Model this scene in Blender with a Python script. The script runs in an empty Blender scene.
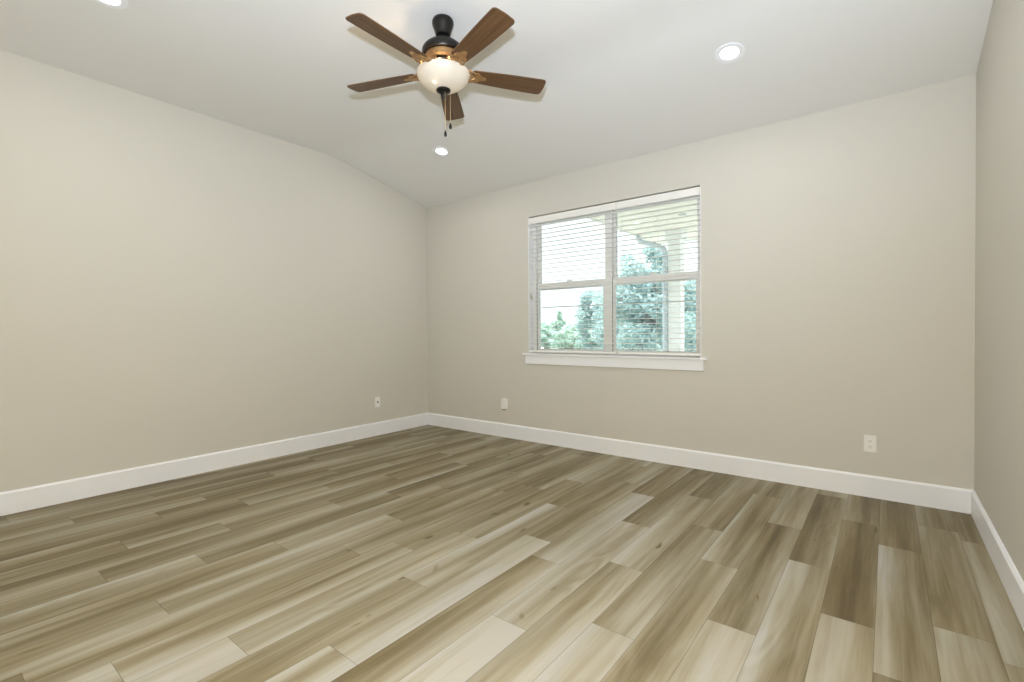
import bpy, bmesh, math, random
from mathutils import Vector, Matrix

# ------------------------------------------------------------------ camera
scene = bpy.context.scene
COL = scene.collection
CAM_H = 1.16
YAW, PITCH, ROLL, FPX = 0.6654, -0.0123, -0.0072, 482.56
fwd = Vector((-math.sin(YAW) * math.cos(PITCH), math.cos(YAW) * math.cos(PITCH), math.sin(PITCH)))
rgt = Vector((math.cos(YAW), math.sin(YAW), 0))
upv = rgt.cross(fwd)
r2 = rgt * math.cos(ROLL) + upv * math.sin(ROLL)
u2 = -rgt * math.sin(ROLL) + upv * math.cos(ROLL)
cam_data = bpy.data.cameras.new('camera')
cam = bpy.data.objects.new('camera', cam_data)
COL.objects.link(cam)
m = Matrix((r2, u2, -fwd)).transposed().to_4x4()
m.translation = Vector((0, 0, CAM_H))
cam.matrix_world = m
cam_data.sensor_width = 36
cam_data.sensor_fit = 'HORIZONTAL'
cam_data.lens = FPX / 1024 * 36
cam_data.shift_x = 2.9867 / 1024
cam_data.shift_y = -2.7416 / 1024
cam_data.clip_start = 0.02
cam_data.clip_end = 500
scene.camera = cam

# ------------------------------------------------------------------ world, lights, exposure
world = bpy.data.worlds.new('overcast_sky')
scene.world = world
world.use_nodes = True
wn = world.node_tree
bg = wn.nodes['Background']
bg.inputs[0].default_value = (0.97, 1.0, 1.03, 1)
# overcast sky: bright overhead, paler towards the horizon
_tc = wn.nodes.new('ShaderNodeTexCoord')
_sx = wn.nodes.new('ShaderNodeSeparateXYZ')
_mr = wn.nodes.new('ShaderNodeMapRange')
_mr.inputs[1].default_value = 0.36
_mr.inputs[2].default_value = 1.0
_mr.inputs[3].default_value = 1.6
_mr.inputs[4].default_value = 7.0
wn.links.new(_tc.outputs['Generated'], _sx.inputs[0])
wn.links.new(_sx.outputs[2], _mr.inputs[0])
wn.links.new(_mr.outputs[0], bg.inputs[1])
scene.view_settings.view_transform = 'Standard'
scene.view_settings.look = 'None'
scene.view_settings.gamma = 1
scene.view_settings.use_curve_mapping = False
scene.view_settings.exposure = 0.0
scene.cycles.max_bounces = 10
scene.cycles.diffuse_bounces = 6
scene.cycles.transparent_max_bounces = 24
scene.cycles.sample_clamp_indirect = 6
scene.cycles.use_denoising = True
scene.cycles.caustics_reflective = False
scene.cycles.caustics_refractive = False

FLASH_W, FILL_W, CAN_W, BULB_W = 112, 298, 5, 8


def lamp(name, kind, loc, watts, size, color, rot=None, parent=None):
    d = bpy.data.lights.new(name, kind)
    d.energy = watts
    d.color = color
    if kind == 'AREA':
        d.shape = 'DISK'
        d.size = size
    else:
        d.shadow_soft_size = size
    o = bpy.data.objects.new(name, d)
    COL.objects.link(o)
    o.location = loc
    if rot:
        o.rotation_euler = rot
    if parent:
        o.parent = parent
    return o


# the photographer's flash, just above the camera, as the shadows of the fan on the ceiling show
lamp('flash_light', 'POINT', (0.017, -0.05, 1.425), FLASH_W, 0.045, (1.0, 0.93, 0.78))

_fl = lamp('ceiling_fill_light', 'SPOT', (0.017, -0.05, 1.425), FILL_W, 0.045, (0.80, 1.0, 1.33))  # added fill lamp, aimed upward to brighten the ceiling
_fl.data.spot_size = math.radians(140)
_fl.data.spot_blend = 1.0
_fl.rotation_euler = Vector((-0.42, 0.48, 0.77)).to_track_quat('-Z', 'Y').to_euler()

# ------------------------------------------------------------------ room measures
D = 4.166          # back wall
XR = 0.4287        # right wall
XL = -4.581        # left wall at the back corner
AL = 0.02          # slight turn of the left wall
YB = -1.3          # rear wall behind the camera
H1, H2, YK = 2.7405, 3.0088, 2.8998
T = 0.016
BH = 0.15
WX0, WX1, WZ0, WZ1 = -3.002, -1.227, 0.936, 2.377


def left_x(y, off=0.0):
    return XL + math.tan(AL) * (D - y) + off


# ------------------------------------------------------------------ helpers
def link(name, me, mat=None, parent=None, smooth=False):
    if mat is not None:
        for mm in (mat if isinstance(mat, (list, tuple)) else [mat]):
            me.materials.append(mm)
    if smooth:
        for p in me.polygons:
            p.use_smooth = True
    o = bpy.data.objects.new(name, me)
    COL.objects.link(o)
    if parent is not None:
        o.parent = parent
    return o


def obj(name, bm, mat=None, parent=None, smooth=False, bevel=0):
    bmesh.ops.recalc_face_normals(bm, faces=bm.faces)
    me = bpy.data.meshes.new(name)
    bm.to_mesh(me)
    bm.free()
    o = link(name, me, mat, parent, smooth)
    if bevel:
        b = o.modifiers.new('bevel', 'BEVEL')
        b.width = bevel
        b.segments = 2
        b.limit_method = 'ANGLE'
    if smooth:
        es = o.modifiers.new('edge_split', 'EDGE_SPLIT')
        es.split_angle = math.radians(40)
    return o


def box(bm, x0, x1, y0, y1, z0, z1, M=None):
    vs = [bm.verts.new((x, y, z)) for x in (x0, x1) for y in (y0, y1) for z in (z0, z1)]
    if M is not None:
        for v in vs:
            v.co = M @ v.co
    for f in ((0, 1, 3, 2), (4, 6, 7, 5), (0, 4, 5, 1), (2, 3, 7, 6), (0, 2, 6, 4), (1, 5, 7, 3)):
        bm.faces.new([vs[i] for i in f])
    return vs


def lathe(bm, prof, n=48, M=None, close=False):
    rings = []
    for r, z in prof:
        if r < 1e-5:
            rings.append([bm.verts.new((0, 0, z))])
        else:
            rings.append([bm.verts.new((r * math.cos(2 * math.pi * i / n), r * math.sin(2 * math.pi * i / n), z)) for i in range(n)])
    pairs = list(zip(rings, rings[1:]))
    if close:
        pairs.append((rings[-1], rings[0]))
    for a, b in pairs:
        for i in range(n):
            j = (i + 1) % n
            q = [a[i % len(a)], a[j % len(a)], b[j % len(b)], b[i % len(b)]]
            u = []
            for v in q:
                if v not in u:
                    u.append(v)
            if len(u) > 2:
                bm.faces.new(u)
    if M is not None:
        for rg in rings:
            for v in rg:
                v.co = M @ v.co


def tube(bm, pts, rad, n=10):
    pts = [Vector(p) for p in pts]
    rs = rad if isinstance(rad, (list, tuple)) else [rad] * len(pts)
    rings = []
    ref = None
    for i, p in enumerate(pts):
        t = (pts[min(i + 1, len(pts) - 1)] - pts[max(i - 1, 0)]).normalized()
        if ref is None:
            ref = t.orthogonal().normalized()
        a = (ref - t * ref.dot(t)).normalized()
        ref = a
        b = t.cross(a)
        rings.append([bm.verts.new(p + (a * math.cos(2 * math.pi * k / n) + b * math.sin(2 * math.pi * k / n)) * rs[i]) for k in range(n)])
    for a, b in zip(rings, rings[1:]):
        for k in range(n):
            bm.faces.new((a[k], a[(k + 1) % n], b[(k + 1) % n], b[k]))
    bm.faces.new(rings[0][::-1])
    bm.faces.new(rings[-1])


def prism(bm, outline, z0, z1, M=None):
    """outline in xy, extruded in z"""
    a = [bm.verts.new((x, y, z0)) for x, y in outline]
    b = [bm.verts.new((x, y, z1)) for x, y in outline]
    n = len(outline)
    bm.faces.new(a[::-1])
    bm.faces.new(b)
    for i in range(n):
        bm.faces.new((a[i], a[(i + 1) % n], b[(i + 1) % n], b[i]))
    if M is not None:
        for v in a + b:
            v.co = M @ v.co


def empty(name, loc, label, cat, group=None, rz=0):
    o = bpy.data.objects.new(name, None)
    COL.objects.link(o)
    o.location = loc
    o.rotation_euler = (0, 0, rz)
    o.empty_display_size = 0.1
    o['label'] = label
    o['category'] = cat
    if group:
        o['group'] = group
    return o


def tag(o, label, cat, group=None, kind=None):
    o['label'] = label
    o['category'] = cat
    if group:
        o['group'] = group
    if kind:
        o['kind'] = kind
    return o


def struct(name, bm, mat, parent=None, **k):
    o = obj(name, bm, mat, parent, **k)
    if parent is None:
        o['kind'] = 'structure'
    return o


# ------------------------------------------------------------------ materials
def mat(name, color, rough=0.5, metal=0.0, bump=None, vary=None, spec=0.5, coat=0.0, emit=None):
    mt = bpy.data.materials.new(name)
    mt.use_nodes = True
    nt = mt.node_tree
    p = nt.nodes['Principled BSDF']
    p.inputs['Base Color'].default_value = (*color, 1)
    p.inputs['Roughness'].default_value = rough
    p.inputs['Metallic'].default_value = metal
    p.inputs['Specular IOR Level'].default_value = spec
    p.inputs['Coat Weight'].default_value = coat
    if emit:
        p.inputs['Emission Color'].default_value = (*emit[0], 1)
        p.inputs['Emission Strength'].default_value = emit[1]
    tc = nt.nodes.new('ShaderNodeTexCoord')
    if vary:
        nz = nt.nodes.new('ShaderNodeTexNoise')
        nz.inputs['Scale'].default_value = vary[0]
        nz.inputs['Detail'].default_value = 4
        nt.links.new(tc.outputs['Object'], nz.inputs['Vector'])
        hs = nt.nodes.new('ShaderNodeMix')
        hs.data_type = 'RGBA'
        a = vary[1]
        hs.inputs[6].default_value = (*[c * (1 - a) for c in color], 1)
        hs.inputs[7].default_value = (*[min(1, c * (1 + a)) for c in color], 1)
        nt.links.new(nz.outputs['Fac'], hs.inputs[0])
        nt.links.new(hs.outputs[2], p.inputs['Base Color'])
    if bump:
        nz = nt.nodes.new('ShaderNodeTexNoise')
        nz.inputs['Scale'].default_value = bump[0]
        nz.inputs['Detail'].default_value = 3
        nt.links.new(tc.outputs['Object'], nz.inputs['Vector'])
        bp = nt.nodes.new('ShaderNodeBump')
        bp.inputs['Strength'].default_value = bump[1]
        bp.inputs['Distance'].default_value = 0.002
        nt.links.new(nz.outputs['Fac'], bp.inputs['Height'])
        nt.links.new(bp.outputs['Normal'], p.inputs['Normal'])
    return mt


M_WALL = mat('wall_paint', (0.64, 0.617, 0.555), 0.75, bump=(220, 0.12), spec=0.25)
M_CEIL = mat('ceiling_paint', (0.82, 0.815, 0.80), 0.85, bump=(160, 0.15), spec=0.2)
M_TRIM = mat('trim_paint', (0.88, 0.89, 0.915), 0.38, vary=(3, 0.01))
M_VINYL = mat('window_vinyl', (0.88, 0.88, 0.86), 0.4, vary=(2, 0.01))
M_BLIND = mat('blind_vinyl', (0.88, 0.87, 0.83), 0.42, vary=(2, 0.01))
M_PLATE = mat('plate_plastic', (0.86, 0.85, 0.82), 0.3, vary=(5, 0.01))
M_DARK = mat('dark_slot', (0.03, 0.03, 0.03), 0.6, vary=(5, 0.02))
M_SHADE = mat('painted_shade', (0.10, 0.12, 0.12), 0.6, vary=(5, 0.05))  # near-black colour standing in for shade
M_BRONZE = mat('oil_rubbed_bronze', (0.018, 0.016, 0.014), 0.34, 0.6, vary=(30, 0.2))
M_BRONZE_LIT = mat('bronze_warm_lit', (0.42, 0.25, 0.11), 0.38, 0.7, vary=(40, 0.25))  # bronze with the bulbs' warm glow put into its colour
M_BRASS = mat('antique_brass', (0.55, 0.40, 0.22), 0.35, 0.8, vary=(40, 0.1))
M_PORCH = mat('porch_paint', (0.88, 0.83, 0.73), 0.6, vary=(2, 0.02))
M_COLUMN = mat('column_paint', (0.82, 0.83, 0.83), 0.5, vary=(2, 0.02))
M_SPOUT = mat('downspout_metal', (0.50, 0.57, 0.62), 0.45, 0.2, vary=(3, 0.04))
M_CONC = mat('patio_concrete', (0.45, 0.44, 0.42), 0.85, bump=(60, 0.3), vary=(3, 0.08))
M_SIDING = mat('exterior_siding', (0.62, 0.61, 0.57), 0.7, vary=(4, 0.04))
M_BARK = mat('bark', (0.22, 0.24, 0.24), 0.9, bump=(20, 0.6), vary=(6, 0.2))
M_GRASS = mat('grass_ground', (0.44, 0.46, 0.42), 0.9, bump=(15, 0.5), vary=(0.6, 0.18))
M_SCREENBAR = mat('screen_bar_metal', (0.52, 0.55, 0.55), 0.45, 0.1, vary=(5, 0.03))


def leaf_mat(name, c0, c1):
    mt = bpy.data.materials.new(name)
    mt.use_nodes = True
    nt = mt.node_tree
    p = nt.nodes['Principled BSDF']
    p.inputs['Roughness'].default_value = 0.6
    at = nt.nodes.new('ShaderNodeAttribute')
    at.attribute_name = 'tone'
    mx = nt.nodes.new('ShaderNodeMix')
    mx.data_type = 'RGBA'
    mx.inputs[6].default_value = (*c0, 1)
    mx.inputs[7].default_value = (*c1, 1)
    nt.links.new(at.outputs['Fac'], mx.inputs[0])
    nt.links.new(mx.outputs[2], p.inputs['Base Color'])
    tr = nt.nodes.new('ShaderNodeBsdfTranslucent')
    nt.links.new(mx.outputs[2], tr.inputs['Color'])
    ms = nt.nodes.new('ShaderNodeMixShader')
    ms.inputs[0].default_value = 0.35
    nt.links.new(p.outputs[0], ms.inputs[1])
    nt.links.new(tr.outputs[0], ms.inputs[2])
    nt.links.new(ms.outputs[0], nt.nodes['Material Output'].inputs[0])
    return mt


M_LEAF = leaf_mat('leaf_glare_bluish', (0.34, 0.47, 0.48), (0.58, 0.72, 0.69))  # washed-out look of glare put into the leaf colours
M_LEAF2 = leaf_mat('leaf_glare_pale', (0.48, 0.64, 0.58), (0.68, 0.82, 0.70))  # paler still: haze over the distant trees is in the colour


def glass_mat():
    mt = bpy.data.materials.new('window_glass')
    mt.use_nodes = True
    nt = mt.node_tree
    nt.nodes.remove(nt.nodes['Principled BSDF'])
    tr = nt.nodes.new('ShaderNodeBsdfTransparent')
    tr.inputs[0].default_value = (0.93, 0.97, 0.96, 1)
    gl = nt.nodes.new('ShaderNodeBsdfGlossy')
    gl.inputs['Roughness'].default_value = 0.02
    fr = nt.nodes.new('ShaderNodeFresnel')
    fr.inputs[0].default_value = 1.45
    ms = nt.nodes.new('ShaderNodeMixShader')
    nt.links.new(fr.outputs[0], ms.inputs[0])
    nt.links.new(tr.outputs[0], ms.inputs[1])
    nt.links.new(gl.outputs[0], ms.inputs[2])
    nt.links.new(ms.outputs[0], nt.nodes['Material Output'].inputs[0])
    return mt


M_GLASS = glass_mat()


def bowl_mat():
    mt = bpy.data.materials.new('frosted_bowl_glass')
    mt.use_nodes = True
    nt = mt.node_tree
    p = nt.nodes['Principled BSDF']
    p.inputs['Base Color'].default_value = (0.62, 0.585, 0.51, 1)
    p.inputs['Roughness'].default_value = 0.3
    p.inputs['Emission Color'].default_value = (1.0, 0.86, 0.66, 1)
    p.inputs['Emission Strength'].default_value = 0.05
    tr = nt.nodes.new('ShaderNodeBsdfTranslucent')
    tr.inputs[0].default_value = (1.0, 0.93, 0.82, 1)
    nz = nt.nodes.new('ShaderNodeTexNoise')
    nz.inputs['Scale'].default_value = 14
    tc = nt.nodes.new('ShaderNodeTexCoord')
    nt.links.new(tc.outputs['Object'], nz.inputs['Vector'])
    mr = nt.nodes.new('ShaderNodeMapRange')
    mr.inputs[3].default_value = 0.15
    mr.inputs[4].default_value = 0.19
    nt.links.new(nz.outputs['Fac'], mr.inputs[0])
    ms = nt.nodes.new('ShaderNodeMixShader')
    nt.links.new(mr.outputs[0], ms.inputs[0])
    nt.links.new(p.outputs[0], ms.inputs[1])
    nt.links.new(tr.outputs[0], ms.inputs[2])
    nt.links.new(ms.outputs[0], nt.nodes['Material Output'].inputs[0])
    return mt


M_BOWL = bowl_mat()


def emit_mat(name, color, strength):
    mt = bpy.data.materials.new(name)
    mt.use_nodes = True
    nt = mt.node_tree
    nt.nodes.remove(nt.nodes['Principled BSDF'])
    e = nt.nodes.new('ShaderNodeEmission')
    e.inputs[0].default_value = (*color, 1)
    e.inputs[1].default_value = strength
    nt.links.new(e.outputs[0], nt.nodes['Material Output'].inputs[0])
    return mt


M_LED = emit_mat('led_lens', (1.0, 0.97, 0.93), 6)
M_BULB = emit_mat('lamp_bulb', (1.0, 0.82, 0.6), 6)


def wood_blade():
    mt = bpy.data.materials.new('walnut_blade')
    mt.use_nodes = True
    nt = mt.node_tree
    p = nt.nodes['Principled BSDF']
    p.inputs['Roughness'].default_value = 0.42
    p.inputs['Specular IOR Level'].default_value = 0.35
    tc = nt.nodes.new('ShaderNodeTexCoord')
    mp = nt.nodes.new('ShaderNodeMapping')
    mp.inputs['Scale'].default_value = (2.5, 70, 20)
    nt.links.new(tc.outputs['Object'], mp.inputs[0])
    nz = nt.nodes.new('ShaderNodeTexNoise')
    nz.inputs['Scale'].default_value = 1.0
    nz.inputs['Detail'].default_value = 6
    nt.links.new(mp.outputs[0], nz.inputs['Vector'])
    cr = nt.nodes.new('ShaderNodeValToRGB')
    cr.color_ramp.elements[0].position = 0.3
    cr.color_ramp.elements[0].color = (0.072, 0.034, 0.014, 1)
    cr.color_ramp.elements[1].position = 0.72
    cr.color_ramp.elements[1].color = (0.150, 0.079, 0.034, 1)
    nt.links.new(nz.outputs['Fac'], cr.inputs[0])
    nt.links.new(cr.outputs[0], p.inputs['Base Color'])
    return mt


M_BLADE = wood_blade()


# ------------------------------------------------------------------ floor planks
PW, PL, X0 = 0.1775, 1.238, -0.037


def floor_mat():
    mt = bpy.data.materials.new('vinyl_plank_floor')
    mt.use_nodes = True
    nt = mt.node_tree
    N, L = nt.nodes, nt.links
    p = N['Principled BSDF']

    def attr(n):
        a = N.new('ShaderNodeAttribute')
        a.attribute_name = n
        return a

    def math_(op, a, b=None, c=None):
        n = N.new('ShaderNodeMath')
        n.operation = op
        for i, v in enumerate((a, b, c)):
            if v is None:
                continue
            if isinstance(v, (int, float)):
                n.inputs[i].default_value = v
            else:
                L.new(v, n.inputs[i])
        return n.outputs[0]

    uv = N.new('ShaderNodeUVMap')
    uv.uv_map = 'plank'
    sep = N.new('ShaderNodeSeparateXYZ')
    L.new(uv.outputs[0], sep.inputs[0])
    u, v = sep.outputs[0], sep.outputs[1]
    seed = attr('seed').outputs['Fac']
    tone = attr('tone').outputs['Fac']

    def noise(sx, sy, detail, off=0.0, dist=0.0, rough=0.55):
        cmb = N.new('ShaderNodeCombineXYZ')
        L.new(math_('MULTIPLY', u, sx), cmb.inputs[0])
        L.new(math_('MULTIPLY', v, sy), cmb.inputs[1])
        L.new(math_('MULTIPLY_ADD', seed, 37.0, off), cmb.inputs[2])
        n = N.new('ShaderNodeTexNoise')
        n.inputs['Scale'].default_value = 1
        n.inputs['Detail'].default_value = detail
        n.inputs['Roughness'].default_value = rough
        n.inputs['Distortion'].default_value = dist
        L.new(cmb.outputs[0], n.inputs['Vector'])
        return n.outputs['Fac']

    streak = noise(19, 0.9, 2, 3.0, 0.25)
    fine = noise(120, 5, 5, 9.0)
    low = noise(7, 1.0, 1, 17.0, 0.3)
    rings = math_('SINE', math_('MULTIPLY', low, 62.0))
    ring_zone = math_('SMOOTH_MAX', math_('MULTIPLY', math_('SUBTRACT', noise(5, 1.3, 1, 29.0), 0.56), 7.0), 0.0, 0.1)
    ring_zone = math_('MINIMUM', ring_zone, 1.0)
    knot = noise(13, 4.5, 1, 43.0, 0.4)
    knotm = math_('MINIMUM', math_('MAXIMUM', math_('MULTIPLY', math_('SUBTRACT', knot, 0.74), 16.0), 0.0), 1.0)
    t = tone
    t = math_('ADD', t, math_('MULTIPLY', math_('SUBTRACT', streak, 0.5), 0.80))
    t = math_('ADD', t, math_('MULTIPLY', math_('SUBTRACT', fine, 0.5), 0.25))
    t = math_('ADD', t, math_('MULTIPLY', math_('MULTIPLY', rings, ring_zone), 0.06))
    t = math_('SUBTRACT', t, math_('MULTIPLY', knotm, 0.45))
    cr = N.new('ShaderNodeValToRGB')
    e = cr.color_ramp.elements
    e[0].position = 0.0
    e[0].color = (0.120, 0.090, 0.047, 1)
    e[1].position = 1.0
    e[1].color = (0.448, 0.428, 0.385, 1)
    for pos, c in ((0.25, (0.182, 0.146, 0.080, 1)), (0.5, (0.278, 0.240, 0.160, 1)), (0.75, (0.375, 0.342, 0.266, 1))):
        q = e.new(pos)
        q.color = c
    t = math_('MULTIPLY_ADD', t, 1.16, -0.10)
    L.new(t, cr.inputs[0])
    wm = N.new('ShaderNodeMix')
    wm.data_type = 'RGBA'
    wm.blend_type = 'MULTIPLY'
    L.new(cr.outputs[0], wm.inputs[6])
    wm.inputs[7].default_value = (1.015, 0.985, 0.92, 1)
    hue = noise(4, 0.9, 2, 57.0)
    L.new(math_('MINIMUM', math_('MAXIMUM', math_('MULTIPLY', math_('SUBTRACT', hue, 0.42), 4.0), 0.0), 1.0), wm.inputs[0])
    # seams: distance to the plank edge in metres
    pu = math_('SUBTRACT', PW / 2, math_('ABSOLUTE', math_('SUBTRACT', u, PW / 2)))
    pv = math_('SUBTRACT', PL / 2, math_('ABSOLUTE', math_('SUBTRACT', v, PL / 2)))
    d = math_('MINIMUM', pu, pv)
    seam = math_('SUBTRACT', 1.0, math_('MINIMUM', math_('DIVIDE', d, 0.0016), 1.0))
    mx = N.new('ShaderNodeMix')
    mx.data_type = 'RGBA'
    mx.blend_type = 'MULTIPLY'
    L.new(math_('MULTIPLY', seam, 0.85), mx.inputs[0])
    L.new(wm.outputs[2], mx.inputs[6])
    mx.inputs[7].default_value = (0.25, 0.22, 0.18, 1)
    L.new(mx.outputs[2], p.inputs['Base Color'])
    p.inputs['Roughness'].default_value = 0.50
    p.inputs['Specular IOR Level'].default_value = 0.22
    bp = N.new('ShaderNodeBump')
    bp.inputs['Strength'].default_value = 0.12
    bp.inputs['Distance'].default_value = 0.001
    L.new(math_('SUBTRACT', fine, seam), bp.inputs['Height'])
    L.new(bp.outputs[0], p.inputs['Normal'])
    return mt


# joint position of each plank row (row 0 has its left edge at X0) and the tones, left/middle/right, of its planks from far to near
JOINTS = {-2: 3.60, -1: 3.73, 0: 3.27, 1: 3.57, 2: 4.02, 3: 3.245, 4: 3.757, 5: 2.94, 6: 3.45, 7: 2.74, 8: 3.27, 9: 3.46, 10: 2.72,
          11: 3.25, 12: 2.935, 13: 2.73, 14: 3.165, 15: 3.765, 16: 3.44, 17: 3.08, 18: 3.696, 19: 3.245, 20: 2.71, 21: 3.51,
          22: 3.82, 23: 3.15, 24: 3.61, 25: 2.9}
# key: (row, n) with n = 0 the plank beyond the joint above, 1 the one before it, ...
TONES = {(-2, 0): (.45, .35, .35), (-2, 1): (.62, .5, .42), (-2, 2): (.55, .5, .45),
         (-1, 0): (.55, .35, .40), (-1, 1): (.58, .40, .42), (-1, 2): (.62, .55, .38),
         (0, 0): (.42, .16, .38), (0, 1): (.82, .40, .46), (0, 2): (.45, .42, .5),
         (1, 0): (.68, .30, .42), (1, 1): (.42, .12, .48), (1, 2): (.74, .72, .58),
         (2, 1): (.25, .28, .60), (2, 2): (.92, .44, .55), (2, 3): (.6, .5, .6),
         (3, 0): (.50, .48, .60), (3, 1): (.34, .18, .55), (3, 2): (.72, .70, .88),
         (4, 0): (.50, .35, .40), (4, 1): (.85, .32, .50), (4, 2): (.55, .28, .62), (4, 3): (.8, .5, .7),
         (5, 0): (.42, .48, .30), (5, 1): (.36, .45, .72), (5, 2): (.88, .62, .85),
         (6, 0): (.28, .20, .30), (6, 1): (.88, .52, .40), (6, 2): (.45, .55, .86),
         (7, 0): (.22, .25, .50), (7, 1): (.88, .58, .66), (7, 2): (.90, .84, .92),
         (8, 0): (.25, .35, .55), (8, 1): (.42, .85, .82), (8, 2): (.22, .38, .72), (8, 3): (.6, .7, .8),
         (9, 0): (.4, .5, .6), (9, 1): (.42, .28, .50), (9, 2): (.50, .74, .95), (9, 3): (.70, .42, .88),
         (10, 0): (.4, .3, .4), (10, 1): (.90, .38, .52), (10, 2): (.50, .30, .60),
         (11, 1): (.26, .60, .45), (11, 2): (.50, .55, .78), (11, 3): (.72, .80, .70),
         (12, 1): (.55, .30, .48), (12, 2): (.62, .35, .90), (12, 3): (.92, .70, .6),
         (13, 1): (.65, .30, .45), (13, 2): (.62, .36, .42),
         (14, 1): (.40, .28, .50), (14, 2): (.80, .45, .55), (14, 3): (.34, .30, .55)}


def tone_at(tr, s, w):
    a = tr[0] + (tr[1] - tr[0]) * min(1, s * 2) if s < .5 else tr[1] + (tr[2] - tr[1]) * (s - .5) * 2
    return a + w


def build_floor():
    rnd = random.Random(11)
    bm = bmesh.new()
    uvl = bm.loops.layers.uv.new('plank')
    tl = bm.verts.layers.float.new('tone')
    sl = bm.verts.layers.float.new('seed')
    y_lo, y_hi = YB, D
    for row in range(-3, 27):
        xl = X0 - PW * row
        xr = xl + PW
        cx0, cx1 = max(xl, XL - 0.02), min(xr, XR)
        if cx1 - cx0 < 0.005:
            continue
        j = JOINTS.get(row, 3.0 + rnd.random())
        ys = j + PL
        n = 0
        while ys > y_hi + PL:
            ys -= PL
        if row not in JOINTS:
            pass
        top = j + PL
        n = 0
        while top > y_hi + PL:
            top -= PL
            n += 1
        # planks from far to near
        if top < y_hi:
            top += PL
            n -= 1
        while top > y_lo:
            bot = top - PL
            tr = TONES.get((row, n))
            if tr is None:
                base = rnd.choice((.42, .48, .54, .62) if row < 15 else (.36, .42, .47, .52))
                side = rnd.choice((-1, 1))
                tr = (base + side * .22, base - rnd.random() * .16, base - side * .18)
            if row >= 3:
                tr = tuple(q * 0.88 + 0.115 for q in tr)
            seed = rnd.random()
            ph = rnd.random() * 6
            a0, a1 = max(bot, y_lo), min(top, y_hi)
            if a1 - a0 > 0.002:
                nx, ny = 8, max(2, int((a1 - a0) / 0.1))
                grid = []
                for iy in range(ny + 1):
                    y = a0 + (a1 - a0) * iy / ny
                    rowv = []
                    for ix in range(nx + 1):
                        x = cx0 + (cx1 - cx0) * ix / nx
                        s = (x - xl) / PW
                        v = bm.verts.new((x, y, 0))
                        s2 = min(1, max(0, s + 0.10 * math.sin(y * 2.2 + ph)))
                        v[tl] = tone_at(tr, s2, 0.05 * math.sin(y * 3.1 + ph * 2))
                        v[sl] = seed
                        rowv.append(v)
                    grid.append(rowv)
                for iy in range(ny):
                    for ix in range(nx):
                        f = bm.faces.new((grid[iy][ix], grid[iy][ix + 1], grid[iy + 1][ix + 1], grid[iy + 1][ix]))
                        for lp in f.loops:
                            lp[uvl].uv = (lp.vert.co.x - xl, lp.vert.co.y - bot)
            top = bot
            n += 1
    # slab under the planks
    box(bm, XL - 0.02, XR, YB, D, -0.12, -0.004)
    return struct('floor', bm, floor_mat())


build_floor()


# ------------------------------------------------------------------ walls and ceiling
def ceil_profile():
    s = (H2 - H1) / (D - YK)
    pts = [(D, H1)]
    rr = 0.16
    for i in range(9):
        k = i / 8
        # quadratic blend around the break
        p0 = (YK + rr, H2 - s * rr)
        p1 = (YK, H2)
        p2 = (YK - rr, H2)
        y = (1 - k) ** 2 * p0[0] + 2 * k * (1 - k) * p1[0] + k * k * p2[0]
        z = (1 - k) ** 2 * p0[1] + 2 * k * (1 - k) * p1[1] + k * k * p2[1]
        pts.append((y, z))
    pts.append((YB, H2))
    return pts


def ceil_z(y):
    s = (H2 - H1) / (D - YK)
    return H1 + s * (D - y) if y > YK + 0.1 else H2


bm = bmesh.new()
pr = ceil_profile()
loop = pr + [(YB, H2 + 0.12), (YK, H2 + 0.12), (D, H1 + 0.12)]
a = [bm.verts.new((left_x(y), y, z)) for y, z in loop]
b = [bm.verts.new((XR, y, z)) for y, z in loop]
bm.faces.new(a)
bm.faces.new(b[::-1])
for i in range(len(loop)):
    j = (i + 1) % len(loop)
    bm.faces.new((a[i], a[j], b[j], b[i]))
ceiling = struct('ceiling', bm, M_CEIL)
for p_ in ceiling.data.polygons:
    if abs(p_.normal.x) < .5:
        p_.use_smooth = True
es = ceiling.modifiers.new('edge_split', 'EDGE_SPLIT')
es.split_angle = math.radians(30)

# back wall: pieces around the window opening in one mesh
bm = bmesh.new()
WT = 0.18
xs = [XL - 0.15, WX0, WX1, XR + 0.15]
zs = [-0.12, WZ0 - 0.018, WZ1, H1 + 0.12]
for i in range(3):
    for k in range(3):
        if i == 1 and k == 1:
            continue
        box(bm, xs[i], xs[i + 1], D, D + WT, zs[k], zs[k + 1])
bmesh.ops.remove_doubles(bm, verts=bm.verts, dist=1e-5)
seen = {}
for f in list(bm.faces):
    key = tuple(sorted(v.index for v in f.verts))
bm.verts.index_update()
dd = {}
for f in bm.faces:
    dd.setdefault(tuple(sorted(v.index for v in f.verts)), []).append(f)
bmesh.ops.delete(bm, geom=[f for fs in dd.values() if len(fs) > 1 for f in fs], context='FACES_ONLY')
struct('wall_back', bm, M_WALL)

bm = bmesh.new()
prism(bm, [(left_x(D), D), (left_x(D) - 0.15, D), (left_x(YB) - 0.15, YB), (left_x(YB), YB)], -0.12, H2 + 0.12)
struct('wall_left', bm, M_WALL)
bm = bmesh.new()
box(bm, XR, XR + 0.15, YB, D, -0.12, H2 + 0.12)
struct('wall_right', bm, M_WALL)
bm = bmesh.new()
box(bm, left_x(YB) - 0.15, XR + 0.15, YB - 0.15, YB, -0.12, H2 + 0.12)
struct('wall_rear', bm, M_WALL)


# baseboards
def board_profile():
    return [(0, 0), (T, 0), (T, BH - 0.012), (T - 0.006, BH - 0.004), (T - 0.009, BH), (0, BH)]


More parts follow.
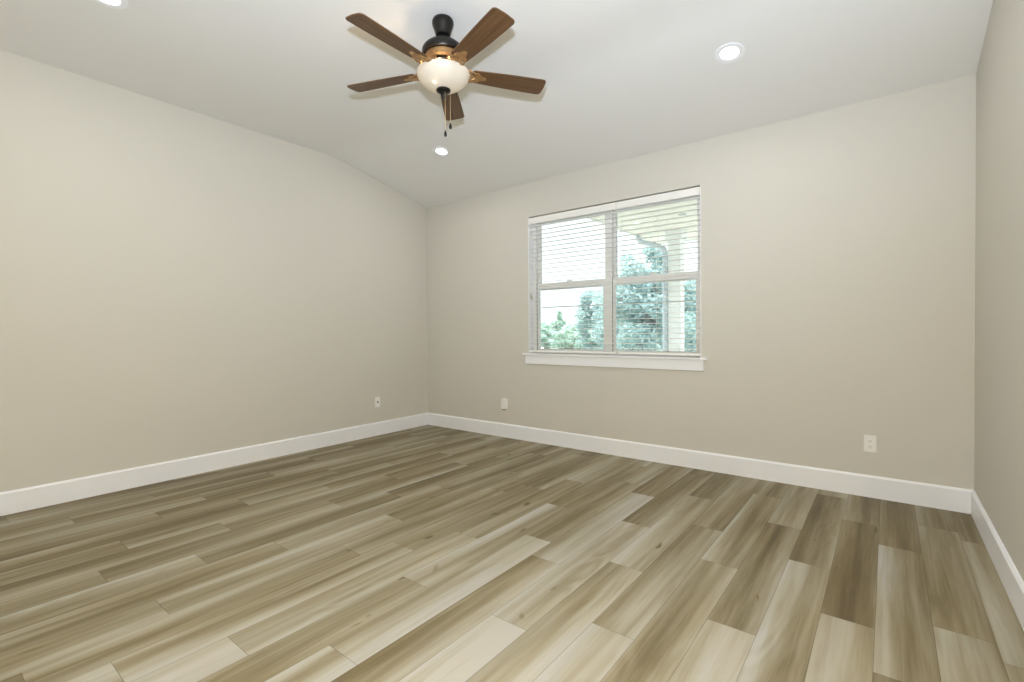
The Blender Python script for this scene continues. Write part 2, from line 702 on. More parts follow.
def baseboard(name, p0, p1, nrm, e0=1, e1=1):
    """p0,p1 along the wall; ends mitred: offset depth moves the end point inward"""
    bm = bmesh.new()
    p0, p1, nrm = Vector(p0), Vector(p1), Vector(nrm)
    d = (p1 - p0).normalized()
    A, B = [], []
    for off, z in board_profile():
        A.append(bm.verts.new(p0 + nrm * off + d * off * e0 + Vector((0, 0, z))))
        B.append(bm.verts.new(p1 + nrm * off - d * off * e1 + Vector((0, 0, z))))
    n = len(A)
    bm.faces.new(A)
    bm.faces.new(B[::-1])
    for i in range(n):
        bm.faces.new((A[i], A[(i + 1) % n], B[(i + 1) % n], B[i]))
    return struct(name, bm, M_TRIM)


baseboard('baseboard_back', (XL, D, 0), (XR, D, 0), (0, -1, 0))
baseboard('baseboard_left', (left_x(D), D, 0), (left_x(YB), YB, 0), (math.cos(AL), math.sin(AL), 0))
baseboard('baseboard_right', (XR, D, 0), (XR, YB, 0), (-1, 0, 0))
baseboard('baseboard_rear', (left_x(YB), YB, 0), (XR, YB, 0), (0, 1, 0))

# ------------------------------------------------------------------ window
win = bpy.data.objects.new('window_1', None)
COL.objects.link(win)
win.location = ((WX0 + WX1) / 2, D, WZ0)
win['kind'] = 'structure'


def child(name, bm, m_, parent=win, **k):
    """mesh in world coordinates made a child of an Empty/mesh standing at its own place"""
    o = obj(name, bm, m_, None, **k)
    o.parent = parent
    if parent.parent is None:      # a sub-part's parent already stands at the world origin
        o.matrix_parent_inverse = Matrix.Translation(parent.location).inverted()
    return o


MX = -2.113                 # middle of the mullion
FY0, FY1 = D + 0.085, D + 0.165
bm = bmesh.new()
fw = 0.045
box(bm, WX0, WX0 + fw, FY0, FY1, WZ0, WZ1)
box(bm, WX1 - fw, WX1, FY0, FY1, WZ0, WZ1)
box(bm, WX0 + fw, WX1 - fw, FY0, FY1, WZ1 - 0.04, WZ1)
box(bm, WX0 + fw, WX1 - fw, FY0, FY1, WZ0, WZ0 + 0.025)
box(bm, MX - 0.036, MX + 0.036, FY0, FY1, WZ0 + 0.025, WZ1 - 0.04)
child('window_frame', bm, M_VINYL, bevel=0.002)


def rect_frame(bm, x0, x1, z0, z1, y0, y1, l, r, b, t):
    box(bm, x0, x0 + l, y0, y1, z0, z1)
    box(bm, x1 - r, x1, y0, y1, z0, z1)
    box(bm, x0 + l, x1 - r, y0, y1, z0, z0 + b)
    box(bm, x0 + l, x1 - r, y0, y1, z1 - t, z1)


for x0, x1 in ((WX0 + fw, MX - 0.036), (MX + 0.036, WX1 - fw)):
    zt, zb, zm = WZ1 - 0.04, WZ0 + 0.025, 1.64
    # upper sash, outer track
    bm = bmesh.new()
    rect_frame(bm, x0, x1, zm - 0.035, zt, D + 0.128, D + 0.155, 0.026, 0.022, 0.045, 0.024)
    s = child('sash', bm, M_VINYL, bevel=0.002)
    bm = bmesh.new()
    box(bm, x0 + 0.026, x1 - 0.022, D + 0.140, D + 0.144, zm + 0.01, zt - 0.024)
    g = child('pane', bm, M_GLASS, parent=s)
    # lower sash, inner track
    bm = bmesh.new()
    rect_frame(bm, x0 + 0.004, x1, zb, zm + 0.035, D + 0.092, D + 0.122, 0.024, 0.026, 0.022, 0.062)
    s = child('sash', bm, M_VINYL, bevel=0.002)
    bm = bmesh.new()
    box(bm, x0 + 0.028, x1 - 0.026, D + 0.104, D + 0.108, zb + 0.022, zm - 0.027)
    child('pane', bm, M_GLASS, parent=s)
    bm = bmesh.new()
    box(bm, x0, x0 + 0.004, D + 0.088, D + 0.12, zb, zm + 0.035)
    child('gap_shade', bm, M_SHADE, parent=s)  # dark strip painting the shaded gap between sash and frame
    bm = bmesh.new()
    box(bm, (x0 + x1) / 2 - 0.03, (x0 + x1) / 2 + 0.03, D + 0.086, D + 0.1, zm + 0.035, zm + 0.047)
    child('sash_lock', bm, M_VINYL, parent=s, bevel=0.002)
    # insect screen crossbar outside
    bm = bmesh.new()
    box(bm, x0 + 0.02, x1 - 0.02, D + 0.158, D + 0.166, 1.418, 1.430)
    child('screen_bar', bm, M_SCREENBAR)

# drywall returns are the wall itself; stool and apron
bm = bmesh.new()
box(bm, WX0, WX0 + 0.006, D + 0.001, FY0, WZ0, WZ1)
box(bm, WX1 - 0.006, WX1, D + 0.001, FY0, WZ0, WZ1)
child('jamb_brightener', bm, M_TRIM)  # white sheets added to brighten the side returns
bm = bmesh.new()
box(bm, WX0, WX1, D, D + 0.09, WZ0 - 0.018, WZ0)
box(bm, -3.068, -1.175, D - 0.034, D, WZ0 - 0.018, WZ0)
child('window_sill', bm, M_TRIM, bevel=0.003)
bm = bmesh.new()
box(bm, -3.036, -1.204, D - 0.017, D, 0.826, WZ0 - 0.018)
child('window_apron', bm, M_TRIM, bevel=0.002)


# ------------------------------------------------------------------ blinds (two, side by side)
def make_blind(x0, x1, label):
    t = empty('window_blind', ((x0 + x1) / 2, D + 0.035, WZ0 + 0.004), label, 'blind', None)
    zt = WZ1 - 0.012

    def ch(name, bm, m_, **k):
        o = obj(name, bm, m_, None, **k)
        o.parent = t
        o.matrix_parent_inverse = Matrix.Translation(t.location).inverted()
        return o
    bm = bmesh.new()
    box(bm, x0 + 0.006, x1 - 0.006, D + 0.012, D + 0.062, zt - 0.045, zt)
    ch('headrail', bm, M_BLIND, bevel=0.002)
    # valance with a rounded lower and upper lip
    bm = bmesh.new()
    pv = [(0.000, zt - 0.064), (0.000, zt - 0.004), (0.002, zt), (0.007, zt), (0.009, zt - 0.006), (0.009, zt - 0.064), (0.004, zt - 0.068)]
    A = [bm.verts.new((x0, D + y, z)) for y, z in pv]
    B = [bm.verts.new((x1, D + y, z)) for y, z in pv]
    bm.faces.new(A)
    bm.faces.new(B[::-1])
    for i in range(len(pv)):
        k = (i + 1) % len(pv)
        bm.faces.new((A[i], A[k], B[k], B[i]))
    ch('valance', bm, M_BLIND)
    # slats, open
    bm = bmesh.new()
    pitch, z = 0.0455, zt - 0.086
    yc, hw = D + 0.036, 0.0245
    n = 0
    while z > WZ0 + 0.055:
        for sgn in (1,):
            prof = []
            for i in range(7):
                q = -1 + 2 * i / 6
                prof.append((yc + q * hw, z + 0.0022 * (1 - q * q) + q * 0.0012))
            bot = [(y, zz - 0.0030) for y, zz in prof[::-1]]
            pl = prof + bot
            A = [bm.verts.new((x0 + 0.003, y, zz)) for y, zz in pl]
            B = [bm.verts.new((x1 - 0.003, y, zz)) for y, zz in pl]
            bm.faces.new(A)
            bm.faces.new(B[::-1])
            for i in range(len(pl)):
                k = (i + 1) % len(pl)
                bm.faces.new((A[i], A[k], B[k], B[i]))
        z -= pitch
        n += 1
    ch('slats', bm, M_BLIND)
    bm = bmesh.new()
    box(bm, x0 + 0.003, x1 - 0.003, D + 0.011, D + 0.061, WZ0 + 0.014, WZ0 + 0.034)
    ch('bottom_rail', bm, M_BLIND, bevel=0.003)
    # ladder cords
    w = x1 - x0
    for fr in (0.045, 0.5, 0.955):
        bm = bmesh.new()
        x = x0 + w * fr
        for y in (D + 0.0095, D + 0.0625):
            tube(bm, [(x, y, zt - 0.06), (x, y, WZ0 + 0.015)], 0.0009, 5)
        ch('ladder_cord', bm, M_BLIND)
    return t, ch


gap = -1.992
bL, chL = make_blind(WX0 + 0.009, gap - 0.003, 'open white slat blind over the left half of the window')
bR, chR = make_blind(gap + 0.003, WX1 - 0.009, 'open white slat blind over the right half of the window, before the porch column')
M_CORD = mat('cord_grey_green', (0.50, 0.50, 0.42), 0.7, vary=(10, 0.05))
for ch_, xx in ((chL, WX0 + 0.045),):
    bm = bmesh.new()
    for k, dx in enumerate((-0.006, 0.006)):
        tube(bm, [(xx + dx, D - 0.006, WZ1 - 0.07), (xx + dx * 1.2, D - 0.008, 1.57 - 0.02 * k)], 0.0010, 5)
    ch_('pull_cord', bm, M_BLIND)
    for k, dx in enumerate((-0.008, 0.008)):
        bm = bmesh.new()
        zt_ = 1.57 - 0.02 * k
        lathe(bm, [(0, 0.0), (0.003, 0), (0.0045, -0.012), (0.0075, -0.04), (0.0075, -0.046), (0, -0.05)], 12,
              Matrix.Translation((xx + dx, D - 0.012, zt_)))
        ch_('cord_tassel', bm, M_CORD, smooth=True)


# ------------------------------------------------------------------ outlets
def plate_mesh(w=0.072, h=0.116, t_=0.006):
    bm = bmesh.new()
    r = 0.006
    ol = []
    for cx, cz, a0 in ((w / 2 - r, h / 2 - r, 0), (-w / 2 + r, h / 2 - r, 90), (-w / 2 + r, -h / 2 + r, 180), (w / 2 - r, -h / 2 + r, 270)):
        for i in range(5):
            a_ = math.radians(a0 + i * 22.5)
            ol.append((cx + r * math.cos(a_), cz + r * math.sin(a_)))
    # front faces toward -y
    base = [bm.verts.new((x, 0, z)) for x, z in ol]
    mid = [bm.verts.new((x, -t_ * .5, z)) for x, z in ol]
    top = [bm.verts.new((x * .95, -t_, z * .97)) for x, z in ol]
    n = len(ol)
    bm.faces.new(base)
    bm.faces.new(top[::-1])
    for A, B in ((base, mid), (mid, top)):
        for i in range(n):
            bm.faces.new((A[i], A[(i + 1) % n], B[(i + 1) % n], B[i]))
    return bm


def socket_face(zc):
    bm = bmesh.new()
    ol = []
    for i in range(24):
        a_ = 2 * math.pi * i / 24
        ol.append((max(-0.0165, min(0.0165, 0.0185 * math.cos(a_))), zc + max(-0.0135, min(0.0135, 0.0165 * math.sin(a_)))))
    A = [bm.verts.new((x, -0.006, z)) for x, z in ol]
    B = [bm.verts.new((x, -0.0085, z)) for x, z in ol]
    bm.faces.new(A)
    bm.faces.new(B[::-1])
    for i in range(24):
        bm.faces.new((A[i], A[(i + 1) % 24], B[(i + 1) % 24], B[i]))
    return bm


def outlet(loc, rz, label, name='wall_outlet'):
    t = empty(name, loc, label, 'outlet', None, rz)
    obj('cover_plate', plate_mesh(), M_PLATE, t)
    for zc in (0.0195, -0.0195):
        s = obj('socket', socket_face(zc), M_PLATE, t)
        bm = bmesh.new()
        box(bm, -0.0075, -0.0052, -0.0089, -0.0084, zc - 0.004, zc + 0.005)
        box(bm, 0.0052, 0.0075, -0.0089, -0.0084, zc - 0.003, zc + 0.004)
        lathe(bm, [(0, 0), (0.0024, 0), (0.0024, 0.0005), (0, 0.0005)], 10,
              Matrix.Translation((0, -0.0084, zc - 0.0085)) @ Matrix.Rotation(math.pi / 2, 4, 'X'))
        obj('slots', bm, M_DARK, s)
    bm = bmesh.new()
    lathe(bm, [(0, 0), (0.003, 0), (0.0026, 0.001), (0, 0.0012)], 12, Matrix.Translation((0, -0.006, 0)) @ Matrix.Rotation(math.pi / 2, 4, 'X'))
    obj('screw', bm, M_PLATE, t)
    return t


outlet((-0.094, D, 0.371), 0, 'white duplex wall outlet low on the back wall right of the window')

# plug-in device covering the outlet on the back wall near the corner
t = empty('plug_in_device', (-3.330, D, 0.371), 'small white rounded box plugged in low on the back wall left of the window', 'plug-in device')
bm = bmesh.new()
ol = []
w_, h_, r_ = 0.066, 0.118, 0.016
for cx, cz, a0 in ((w_ / 2 - r_, h_ / 2 - r_, 0), (-w_ / 2 + r_, h_ / 2 - r_, 90), (-w_ / 2 + r_, -h_ / 2 + r_, 180), (w_ / 2 - r_, -h_ / 2 + r_, 270)):
    for i in range(6):
        a_ = math.radians(a0 + i * 18)
        ol.append((cx + r_ * math.cos(a_), cz + r_ * math.sin(a_)))
lv = []
for y, sc in ((0.0, 1.0), (-0.024, 1.0), (-0.031, 0.95), (-0.034, 0.84)):
    lv.append([bm.verts.new((x * sc, y, z * (1 - (1 - sc) * .6))) for x, z in ol])
bm.faces.new(lv[0])
bm.faces.new(lv[-1][::-1])
for A, B in zip(lv, lv[1:]):
    for i in range(len(ol)):
        bm.faces.new((A[i], A[(i + 1) % len(ol)], B[(i + 1) % len(ol)], B[i]))
obj('body', bm, M_PLATE, t)
bm = bmesh.new()
box(bm, -0.018, 0.018, -0.026, -0.006, -0.067, -0.0585)
obj('under_shadow', bm, M_SHADE, t, bevel=0.001)  # dark strip drawn as the shadow beneath the body

# plate with one dark round jack on the left wall
yj = 3.382
t = empty('cable_jack_plate', (left_x(yj), yj, 0.378), 'small white cover plate with dark centre low on the left wall near the corner', 'wall plate',
          None, math.pi / 2 + AL)
obj('cover_plate', plate_mesh(), M_PLATE, t)
bm = bmesh.new()
box(bm, -0.0165, 0.0165, -0.0075, -0.006, -0.033, 0.033)
f_ = obj('insert', bm, M_PLATE, t, bevel=0.0005)
bm = bmesh.new()
Mj = Matrix.Translation((0, -0.0075, 0)) @ Matrix.Rotation(math.pi / 2, 4, 'X')
lathe(bm, [(0, 0), (0.010, 0), (0.010, 0.004), (0.006, 0.004), (0.006, 0.010), (0, 0.010)], 20, Mj)
obj('jack', bm, mat('jack_metal', (0.16, 0.14, 0.11), 0.5, 0.5, vary=(20, 0.05)), t)


# ------------------------------------------------------------------ recessed ceiling lights
def can_light(x, y, label, parts_src=None):
    z = ceil_z(y)
    tilt = math.atan((H2 - H1) / (D - YK)) if y > YK + 0.1 else 0.0
    # ceiling drops towards +y, so its downward normal leans towards -y
    t = empty('recessed_ceiling_light', (x, y, z), label, 'ceiling light', 'recessed ceiling lights')
    t.rotation_euler = (-tilt, 0, 0)
    if parts_src:
        for c in parts_src.children:
            d = c.copy()
            COL.objects.link(d)
            d.parent = t
        return t
    bm = bmesh.new()
    lathe(bm, [(0.088, 0.0), (0.087, -0.004), (0.082, -0.006), (0.060, -0.003), (0.054, 0.0)], 48)
    obj('trim_ring', bm, M_TRIM, t, smooth=True)
    bm = bmesh.new()
    lathe(bm, [(0, -0.0015), (0.054, -0.0015), (0.054, 0.0), (0, 0.0)], 40)
    obj('lens', bm, M_LED, t)
    lamp('led_light', 'AREA', (0, 0, -0.008), CAN_W, 0.12, (1.0, 0.95, 0.88), (0, 0, 0), t)
    return t


c0 = can_light(-0.794, 3.301, 'round recessed ceiling light glowing white, right of the fan above the window')
can_light(-3.415, 3.31, 'round recessed ceiling light glowing white, just below the fan pull chains', c0)
can_light(-3.367, 0.75, 'round recessed ceiling light cut off by the top left edge of the photo', c0)
can_light(-0.794, 0.75, 'round recessed ceiling light on the flat ceiling near the right wall, closest to the camera', c0)

# ------------------------------------------------------------------ ceiling fan
FX, FY = -2.0658, 2.0225
fan = empty('ceiling_fan', (FX, FY, H2), 'ceiling fan with five brown wooden blades, dark bronze motor and lit white glass bowl', 'ceiling fan')


def Z(z):
    return z - H2


bm = bmesh.new()
lathe(bm, [(0, 0), (0.045, 0), (0.057, -0.006), (0.0625, -0.016), (0.0635, -0.030), (0.060, -0.044), (0.051, -0.066), (0.046, -0.084), (0.043, -0.098), (0.030, -0.102), (0, -0.102)])
obj('canopy', bm, M_BRONZE, fan, smooth=True)
bm = bmesh.new()
lathe(bm, [(0, -0.09), (0.022, -0.09), (0.022, -0.11), (0.034, -0.112), (0.038, -0.12), (0.038, -0.135), (0, -0.135)], 32)
obj('downrod', bm, M_BRONZE, fan, smooth=True)
bm = bmesh.new()
lathe(bm, [(0, -0.134), (0.040, -0.134), (0.066, -0.141), (0.096, -0.156), (0.114, -0.172), (0.1225, -0.188), (0.1225, -0.208), (0.118, -0.215), (0.106, -0.217), (0, -0.217)], 56)
obj('motor_housing', bm, M_BRONZE, fan, smooth=True)
# vented lower ring of the motor: ribs around
bm = bmesh.new()
lathe(bm, [(0, -0.214), (0.1, -0.214), (0.098, -0.248), (0.090, -0.256), (0, -0.256)], 56)
vb = obj('vent_ring', bm, M_BRONZE_LIT, fan, smooth=True)
bm = bmesh.new()
for i in range(48):
    M = Matrix.Rotation(2 * math.pi * i / 48, 4, 'Z')
    box(bm, 0.0985, 0.1035, -0.0022, 0.0022, -0.246, -0.220, M)
obj('vent_ribs', bm, M_BRONZE_LIT, vb)
# flywheel and switch housing
bm = bmesh.new()
lathe(bm, [(0, -0.256), (0.082, -0.256), (0.086, -0.262), (0.086, -0.272), (0.070, -0.276), (0.062, -0.285), (0.062, -0.318), (0.055, -0.324), (0, -0.324)], 48)
obj('switch_housing', bm, M_BRONZE, fan, smooth=True)

ZB = Z(2.697)
PITCHB = math.radians(10.5)
RT = 0.634


def blade_outline():
    pts = []
    x0, x1 = 0.170, RT
    w0, w1 = 0.051, 0.0675
    rc = 0.024
    # root with rounded corners
    for i in range(6):
        a_ = math.radians(270 - i * 18)
        pts.append((x0 + 0.02 + 0.02 * math.cos(a_), -w0 + 0.02 + 0.02 * math.sin(a_)))
    for i in range(6):
        a_ = math.radians(180 - i * 18)
        pts.append((x0 + 0.02 + 0.02 * math.cos(a_), w0 - 0.02 + 0.02 * math.sin(a_)))
    for i in range(1, 6):
        q = i / 6
        pts.append((x0 + 0.02 + (x1 - rc - x0 - 0.02) * q, w0 + (w1 - w0) * q + 0.003 * math.sin(math.pi * q)))
    for i in range(7):
        a_ = math.radians(90 - i * 13)
        pts.append((x1 - rc + rc * math.cos(a_) - 0.001, w1 - rc + rc * math.sin(a_)))
    pts.append((x1 + 0.002, 0))
    for i in range(7):
        a_ = math.radians(-12 - i * 13)
        pts.append((x1 - rc + rc * math.cos(a_) - 0.001, -w1 + rc + rc * math.sin(a_)))
    for i in range(5, 0, -1):
        q = i / 6
        pts.append((x0 + 0.02 + (x1 - rc - x0 - 0.02) * q, -w0 - (w1 - w0) * q - 0.003 * math.sin(math.pi * q)))
    return pts


def blade_bm():
    bm = bmesh.new()
    prism(bm, blade_outline(), 0.0, 0.007, None)
    return bm


def arc(cx, cy, r, a0, a1, n=8):
    return [(cx + r * math.cos(math.radians(a0 + (a1 - a0) * i / n)), cy + r * math.sin(math.radians(a0 + (a1 - a0) * i / n))) for i in range(n + 1)]


def bracket_bm():
    """cast blade iron: stem from the motor, two curled arms and a three-lobed plate under the blade root"""
    bm = bmesh.new()
    # plate under the blade (scalloped)
    ol = [(0.178, -0.012), (0.186, -0.036), (0.200, -0.041), (0.214, -0.036), (0.222, -0.022), (0.236, -0.020), (0.256, -0.012), (0.264, 0.0),
          (0.256, 0.012), (0.236, 0.020), (0.222, 0.022), (0.214, 0.036), (0.200, 0.041), (0.186, 0.036), (0.178, 0.012)]
    prism(bm, ol, -0.005, 0.0)
    for sx, sy in ((0.200, -0.030), (0.200, 0.030), (0.245, 0.0)):
        lathe(bm, [(0, -0.009), (0.003, -0.009), (0.005, -0.006), (0.005, -0.004), (0, -0.004)], 10, Matrix.Translation((sx, sy, 0)))
    # curled arms
    for s in (-1, 1):
        pts = [(0.088, s * 0.014, 0.050), (0.102, s * 0.024, 0.040), (0.118, s * 0.036, 0.020), (0.138, s * 0.040, 0.002), (0.158, s * 0.030, -0.006),
               (0.176, s * 0.012, -0.006), (0.192, s * 0.006, -0.004)]
        tube(bm, pts, [0.0075, 0.0085, 0.009, 0.0085, 0.0075, 0.007, 0.006], 8)
        tube(bm, [(0.138, s * 0.040, 0.002), (0.150, s * 0.046, 0.0), (0.168, s * 0.044, -0.004), (0.190, s * 0.034, -0.004)], [0.006, 0.006, 0.0055, 0.005], 8)
    tube(bm, [(0.080, 0, 0.052), (0.100, 0, 0.040), (0.120, 0, 0.016), (0.150, 0, -0.003), (0.182, 0, -0.004)], [0.009, 0.008, 0.007, 0.0065, 0.006], 8)
    return bm


blade_me = None
for k in range(5):
    ang = -1.537 + k * 2 * math.pi / 5 + math.pi * 0
    if blade_me is None:
        bl = obj('blade', blade_bm(), M_BLADE, fan, bevel=0.002)
        br = obj('blade_bracket', bracket_bm(), M_BRONZE_LIT, bl, smooth=True)
        blade_me = (bl, br)
    else:
        bl = blade_me[0].copy()
        COL.objects.link(bl)
        br = blade_me[1].copy()
        COL.objects.link(br)
        br.parent = bl
    bl.location = (0, 0, ZB)
    bl.rotation_mode = 'QUATERNION'
    bl.rotation_quaternion = (Matrix.Rotation(ang, 3, 'Z') @ Matrix.Rotation(-PITCHB, 3, 'X')).to_quaternion()

# glass bowl, open at the top
bm = bmesh.new()
BZ = Z(2.690)
prof_o = [(0.1535, 0.0), (0.1545, -0.006), (0.153, -0.016), (0.146, -0.032), (0.133, -0.049), (0.114, -0.066), (0.089, -0.081), (0.062, -0.092), (0.036, -0.098), (0.012, -0.100)]
prof_i = [(r - 0.004 if r > 0.02 else r, z + 0.004) for r, z in prof_o[::-1]]
prof_i[-1] = (0.1495, 0.0)
lathe(bm, [(r, z + BZ) for r, z in prof_o + prof_i], 72, close=True)
obj('glass_bowl', bm, M_BOWL, fan, smooth=True)
bm = bmesh.new()
lathe(bm, [(0, BZ - 0.090), (0.040, BZ - 0.092), (0.043, BZ - 0.098), (0.042, BZ - 0.105), (0.033, BZ - 0.113), (0.018, BZ - 0.120),
           (0.011, BZ - 0.132), (0.012, BZ - 0.138), (0.008, BZ - 0.146), (0, BZ - 0.148)], 32)
obj('finial', bm, M_BRONZE, fan, smooth=True)
bm = bmesh.new()
tube(bm, [(0, 0, BZ - 0.1), (0, 0, Z(2.69))], 0.006, 12)
obj('centre_rod', bm, M_BRASS, fan)
# bulbs and their light (sockets lie level inside the bowl)
view = Vector((-FX, -FY, 0)).normalized()
side = Vector((view.y, -view.x, 0))   # points to the photo's left or right
rightv = Vector((math.cos(YAW), math.sin(YAW), 0))
BULBS = [-rightv * 0.046 + view * 0.062 + Vector((0, 0, Z(2.634))),
         rightv * 0.050 + Vector((0, 0, Z(2.672))),
         -view * 0.050 - rightv * 0.02 + Vector((0, 0, Z(2.672)))]
for q, w_ in zip(BULBS, (1.7, 0.5, 0.5)):
    bm = bmesh.new()
    lathe(bm, [(0, -0.030), (0.012, -0.028), (0.020, -0.018), (0.022, -0.005), (0.017, 0.010), (0.011, 0.018), (0.011, 0.022), (0, 0.022)], 20, Matrix.Translation(q))
    obj('bulb', bm, M_BULB, fan, smooth=True)
    lamp('bulb_light', 'POINT', q + Vector((0, 0, 0.004)), BULB_W * w_, 0.024, (1.0, 0.72, 0.42), None, fan)


# pull chains
def pull_chain(x, y, ztop, zbot):
    bm = bmesh.new()
    n = int((ztop - zbot) / 0.006)
    tube(bm, [(x, y, ztop), (x, y, zbot)], 0.0012, 6)
    for i in range(n):
        z = ztop - i * 0.006
        lathe(bm, [(0, 0.0018), (0.0016, 0.0009), (0.0016, -0.0009), (0, -0.0018)], 6, Matrix.Translation((x, y, z)))
    c = obj('pull_chain', bm, M_BRASS, fan)
    bm = bmesh.new()
    lathe(bm, [(0, 0.006), (0.003, 0.004), (0.0035, 0), (0.0075, -0.012), (0.0085, -0.024), (0.006, -0.032), (0, -0.034)], 14, Matrix.Translation((x, y, zbot)))
    obj('pull_fob', bm, M_BRONZE, c, smooth=True)


v1 = rightv * 0.010 + view * 0.018
pull_chain(v1.x, v1.y, BZ - 0.112, Z(2.345))
v2 = rightv * 0.040 + view * 0.010
pull_chain(v2.x, v2.y, BZ - 0.112, Z(2.392))

# ------------------------------------------------------------------ outside
bm = bmesh.new()
box(bm, -60, 60, D + WT + 0.02, 140, -1.3, -1.0)
ground = struct('ground', bm, M_GRASS)
bm = bmesh.new()
box(bm, -3.1, 3.0, D + WT, 7.9, -1.0, -0.1)
struct('patio_floor', bm, M_CONC)

porch = empty('porch_roof', (-1, 7.4, 2.62), 'cream porch ceiling seen through the upper right of the window', 'porch roof')


def wchild(parent, name, bm, m_, **k):
    o = obj(name, bm, m_, None, **k)
    o.parent = parent
    o.matrix_parent_inverse = Matrix.Translation(parent.location).inverted()
    return o


bm = bmesh.new()
box(bm, -2.99, 3.0, D + WT + 0.005, 7.85, 2.62, 2.66)
wchild(porch, 'soffit', bm, M_PORCH)
bm = bmesh.new()
box(bm, -3.01, 3.0, 7.85, 7.87, 2.60, 2.80)
box(bm, -3.01, -2.99, D + WT + 0.005, 7.85, 2.60, 2.80)
wchild(porch, 'fascia', bm, M_COLUMN)
bm = bmesh.new()
vs = [(-3.03, D + WT + 0.005, 3.5), (3.0, D + WT + 0.005, 3.5), (3.0, 7.9, 2.80), (-3.03, 7.9, 2.80)]
A = [bm.verts.new(v) for v in vs]
B = [bm.verts.new((x, y, z + 0.04)) for x, y, z in vs]
bm.faces.new(A)
bm.faces.new(B[::-1])
for i in range(4):
    bm.faces.new((A[i], A[(i + 1) % 4], B[(i + 1) % 4], B[i]))
wchild(porch, 'roof_deck', bm, mat('roof_shingle', (0.2, 0.19, 0.18), 0.9, bump=(40, 0.4), vary=(8, 0.2)))
bm = bmesh.new()
lathe(bm, [(0, 0), (0.05, 0), (0.048, -0.012), (0, -0.014)], 24, Matrix.Translation((-2.02, 6.1, 2.62)))
wchild(porch, 'soffit_light', bm, M_SCREENBAR)

colm = empty('porch_column', (-2.43, 7.1, -0.1), 'square white porch column standing outside the right half of the window', 'column')
bm = bmesh.new()
box(bm, -2.53, -2.35, 7.0, 7.18, -0.1, 2.62)
wchild(colm, 'shaft', bm, M_COLUMN, bevel=0.006)
bm = bmesh.new()
box(bm, -2.56, -2.32, 6.97, 7.21, 2.50, 2.62)
wchild(colm, 'capital', bm, M_COLUMN, bevel=0.004)
bm = bmesh.new()
box(bm, -2.56, -2.32, 6.97, 7.21, -0.1, 0.08)
wchild(colm, 'base', bm, M_COLUMN, bevel=0.004)

bm = bmesh.new()
sp = [(-2.985, 7.0, 2.64), (-2.99, 7.0, 2.58), (-2.955, 7.0, 2.525), (-2.90, 7.0, 2.50), (-2.76, 7.0, 2.455), (-2.64, 7.0, 2.405), (-2.59, 7.0, 2.37), (-2.572, 7.0, 2.31),
      (-2.572, 7.0, 2.2), (-2.572, 7.0, 0.2), (-2.572, 7.0, 0.0)]
tube(bm, sp, 0.038, 12)
ds = obj('downspout', bm, M_SPOUT, None, smooth=True)
tag(ds, 'grey metal gutter downspout bending down beside the white porch column', 'downspout')


def foliage(cx, cy, zc, rx, ry, rz, n, size, rnd, bm, tl, clumps=60):
    cl = []
    for i in range(clumps):
        while True:
            p_ = Vector((rnd.uniform(-1, 1), rnd.uniform(-1, 1), rnd.uniform(-1, 1)))
            if p_.length < 1:
                break
        cl.append((Vector((cx + p_.x * rx, cy + p_.y * ry, zc + p_.z * rz)), rnd.uniform(.16, .30), rnd.uniform(-.22, .22)))
    for i in range(n):
        c, s, tv = rnd.choice(cl)
        d = Vector((rnd.gauss(0, 1), rnd.gauss(0, 1), rnd.gauss(0, 1))).normalized() * (rnd.random() ** .5)
        p_ = c + Vector((d.x * rx * s, d.y * ry * s, d.z * rz * s * .8))
        a_ = Vector((rnd.gauss(0, 1), rnd.gauss(0, 1), rnd.gauss(0, .6))).normalized()
        b_ = a_.orthogonal().normalized()
        q = rnd.uniform(.6, 1.3) * size
        vs_ = [bm.verts.new(p_ + a_ * q), bm.verts.new(p_ + b_ * q * .45), bm.verts.new(p_ - a_ * q), bm.verts.new(p_ - b_ * q * .45)]
        tn = min(1, max(0, .5 + tv + rnd.uniform(-.18, .18)))
        for v in vs_:
            v[tl] = tn
        bm.faces.new(vs_)


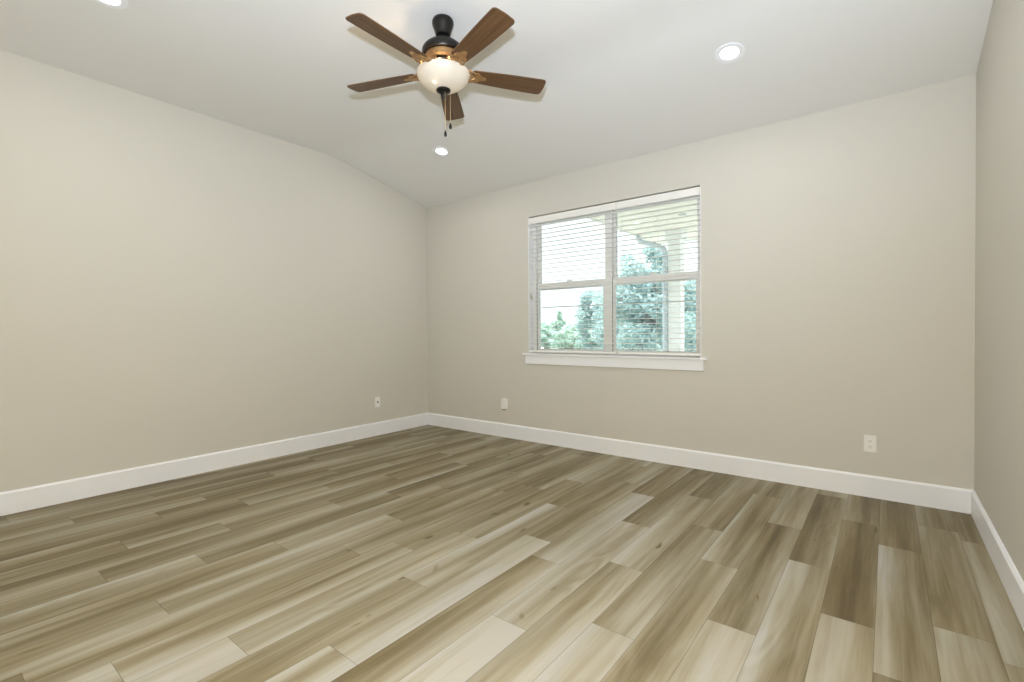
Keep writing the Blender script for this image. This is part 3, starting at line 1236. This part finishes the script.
def tree(x, y, zc, rx, rz, n, size, seed, label, m_, conifer=False, group=None):
    rnd = random.Random(seed)
    t = empty('tree', (x, y, -1.0), label, 'tree', group)
    bm = bmesh.new()
    tl = bm.verts.layers.float.new('tone')
    if conifer:
        for i in range(8):
            q = i / 7
            foliage(0, 0, zc + 1.0 - rz + 2 * rz * q, rx * (1.05 - q), rx * (1.05 - q), rz * .25, n // 8, size, rnd, bm, tl, 10)
    else:
        foliage(0, 0, zc + 1.0, rx, rx * .9, rz, n, size, rnd, bm, tl, 70)
    me = bpy.data.meshes.new('foliage')
    bm.to_mesh(me)
    bm.free()
    link('foliage', me, m_, t)
    bm = bmesh.new()
    h = zc + 1.0
    tube(bm, [(0, 0, 0), (0.1, 0, h * .4), (-.05, .05, h * .8), (0, 0, h + rz * .5)], [.28, .22, .15, .05], 10)
    for i in range(6):
        a_ = i * 1.05
        tube(bm, [(0, 0, h * .55 + i * .2), (rx * .35 * math.cos(a_), rx * .35 * math.sin(a_), h * .8 + i * .2), (rx * .7 * math.cos(a_), rx * .7 * math.sin(a_), h + rz * .2)],
             [.12, .07, .02], 6)
    obj('trunk', bm, M_BARK, t, smooth=True)
    return t


def world_at(px, py, Y):
    d = fwd + r2 * ((px - 512 + 2.9867) / FPX) - u2 * ((py - 341 + 2.7416) / FPX)
    return d * (Y / d.y) + Vector((0, 0, CAM_H))


TREES = [
    # px centre, px top, Y, rx, conifer, material, label
    (655, 249, 14.5, 1.5, 0, M_LEAF, 'tall leafy tree behind the porch downspout, its crown reaching above the sash rail'),
    (637, 264, 18, 1.7, 0, M_LEAF, 'bushy tree just left of the downspout, seen through the right window half'),
    (607, 287, 21.5, 1.5, 0, M_LEAF, 'tree at the right edge of the left window half, taller than the trees beside it'),
    (694, 281, 25.5, 2.1, 0, M_LEAF, 'tree standing right of the white porch column'),
    (675, 292, 30.5, 2.2, 0, M_LEAF, 'tree hidden mostly behind the white porch column'),
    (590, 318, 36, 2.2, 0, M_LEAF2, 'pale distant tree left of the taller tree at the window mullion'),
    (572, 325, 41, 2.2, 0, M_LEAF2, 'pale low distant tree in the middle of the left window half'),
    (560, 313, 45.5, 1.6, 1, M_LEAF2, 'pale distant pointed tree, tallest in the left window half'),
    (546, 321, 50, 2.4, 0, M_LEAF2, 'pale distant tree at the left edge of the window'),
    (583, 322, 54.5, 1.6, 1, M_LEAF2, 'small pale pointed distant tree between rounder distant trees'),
]
for i, (px, py, Y, rx, con, m_, lb) in enumerate(TREES):
    top = world_at(px, py, Y)
    if con:
        rz = (top.z + 1.0) / 2 * .9
    else:
        rz = (top.z + 0.6) / 2
    big = Y < 30
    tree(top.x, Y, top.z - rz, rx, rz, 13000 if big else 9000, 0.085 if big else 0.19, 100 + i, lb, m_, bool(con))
for i in range(12):
    px = 530 + 17 * i
    Y = (64, 74, 84)[i % 3]
    top = world_at(px, 332 if px < 600 else 326, Y)
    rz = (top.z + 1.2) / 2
    tree(top.x, Y, top.z - rz, 3.0, rz, 5000, 0.26, 300 + i, 'hazy background tree in the far row behind the nearer trees', M_LEAF2, False, 'far row of trees')
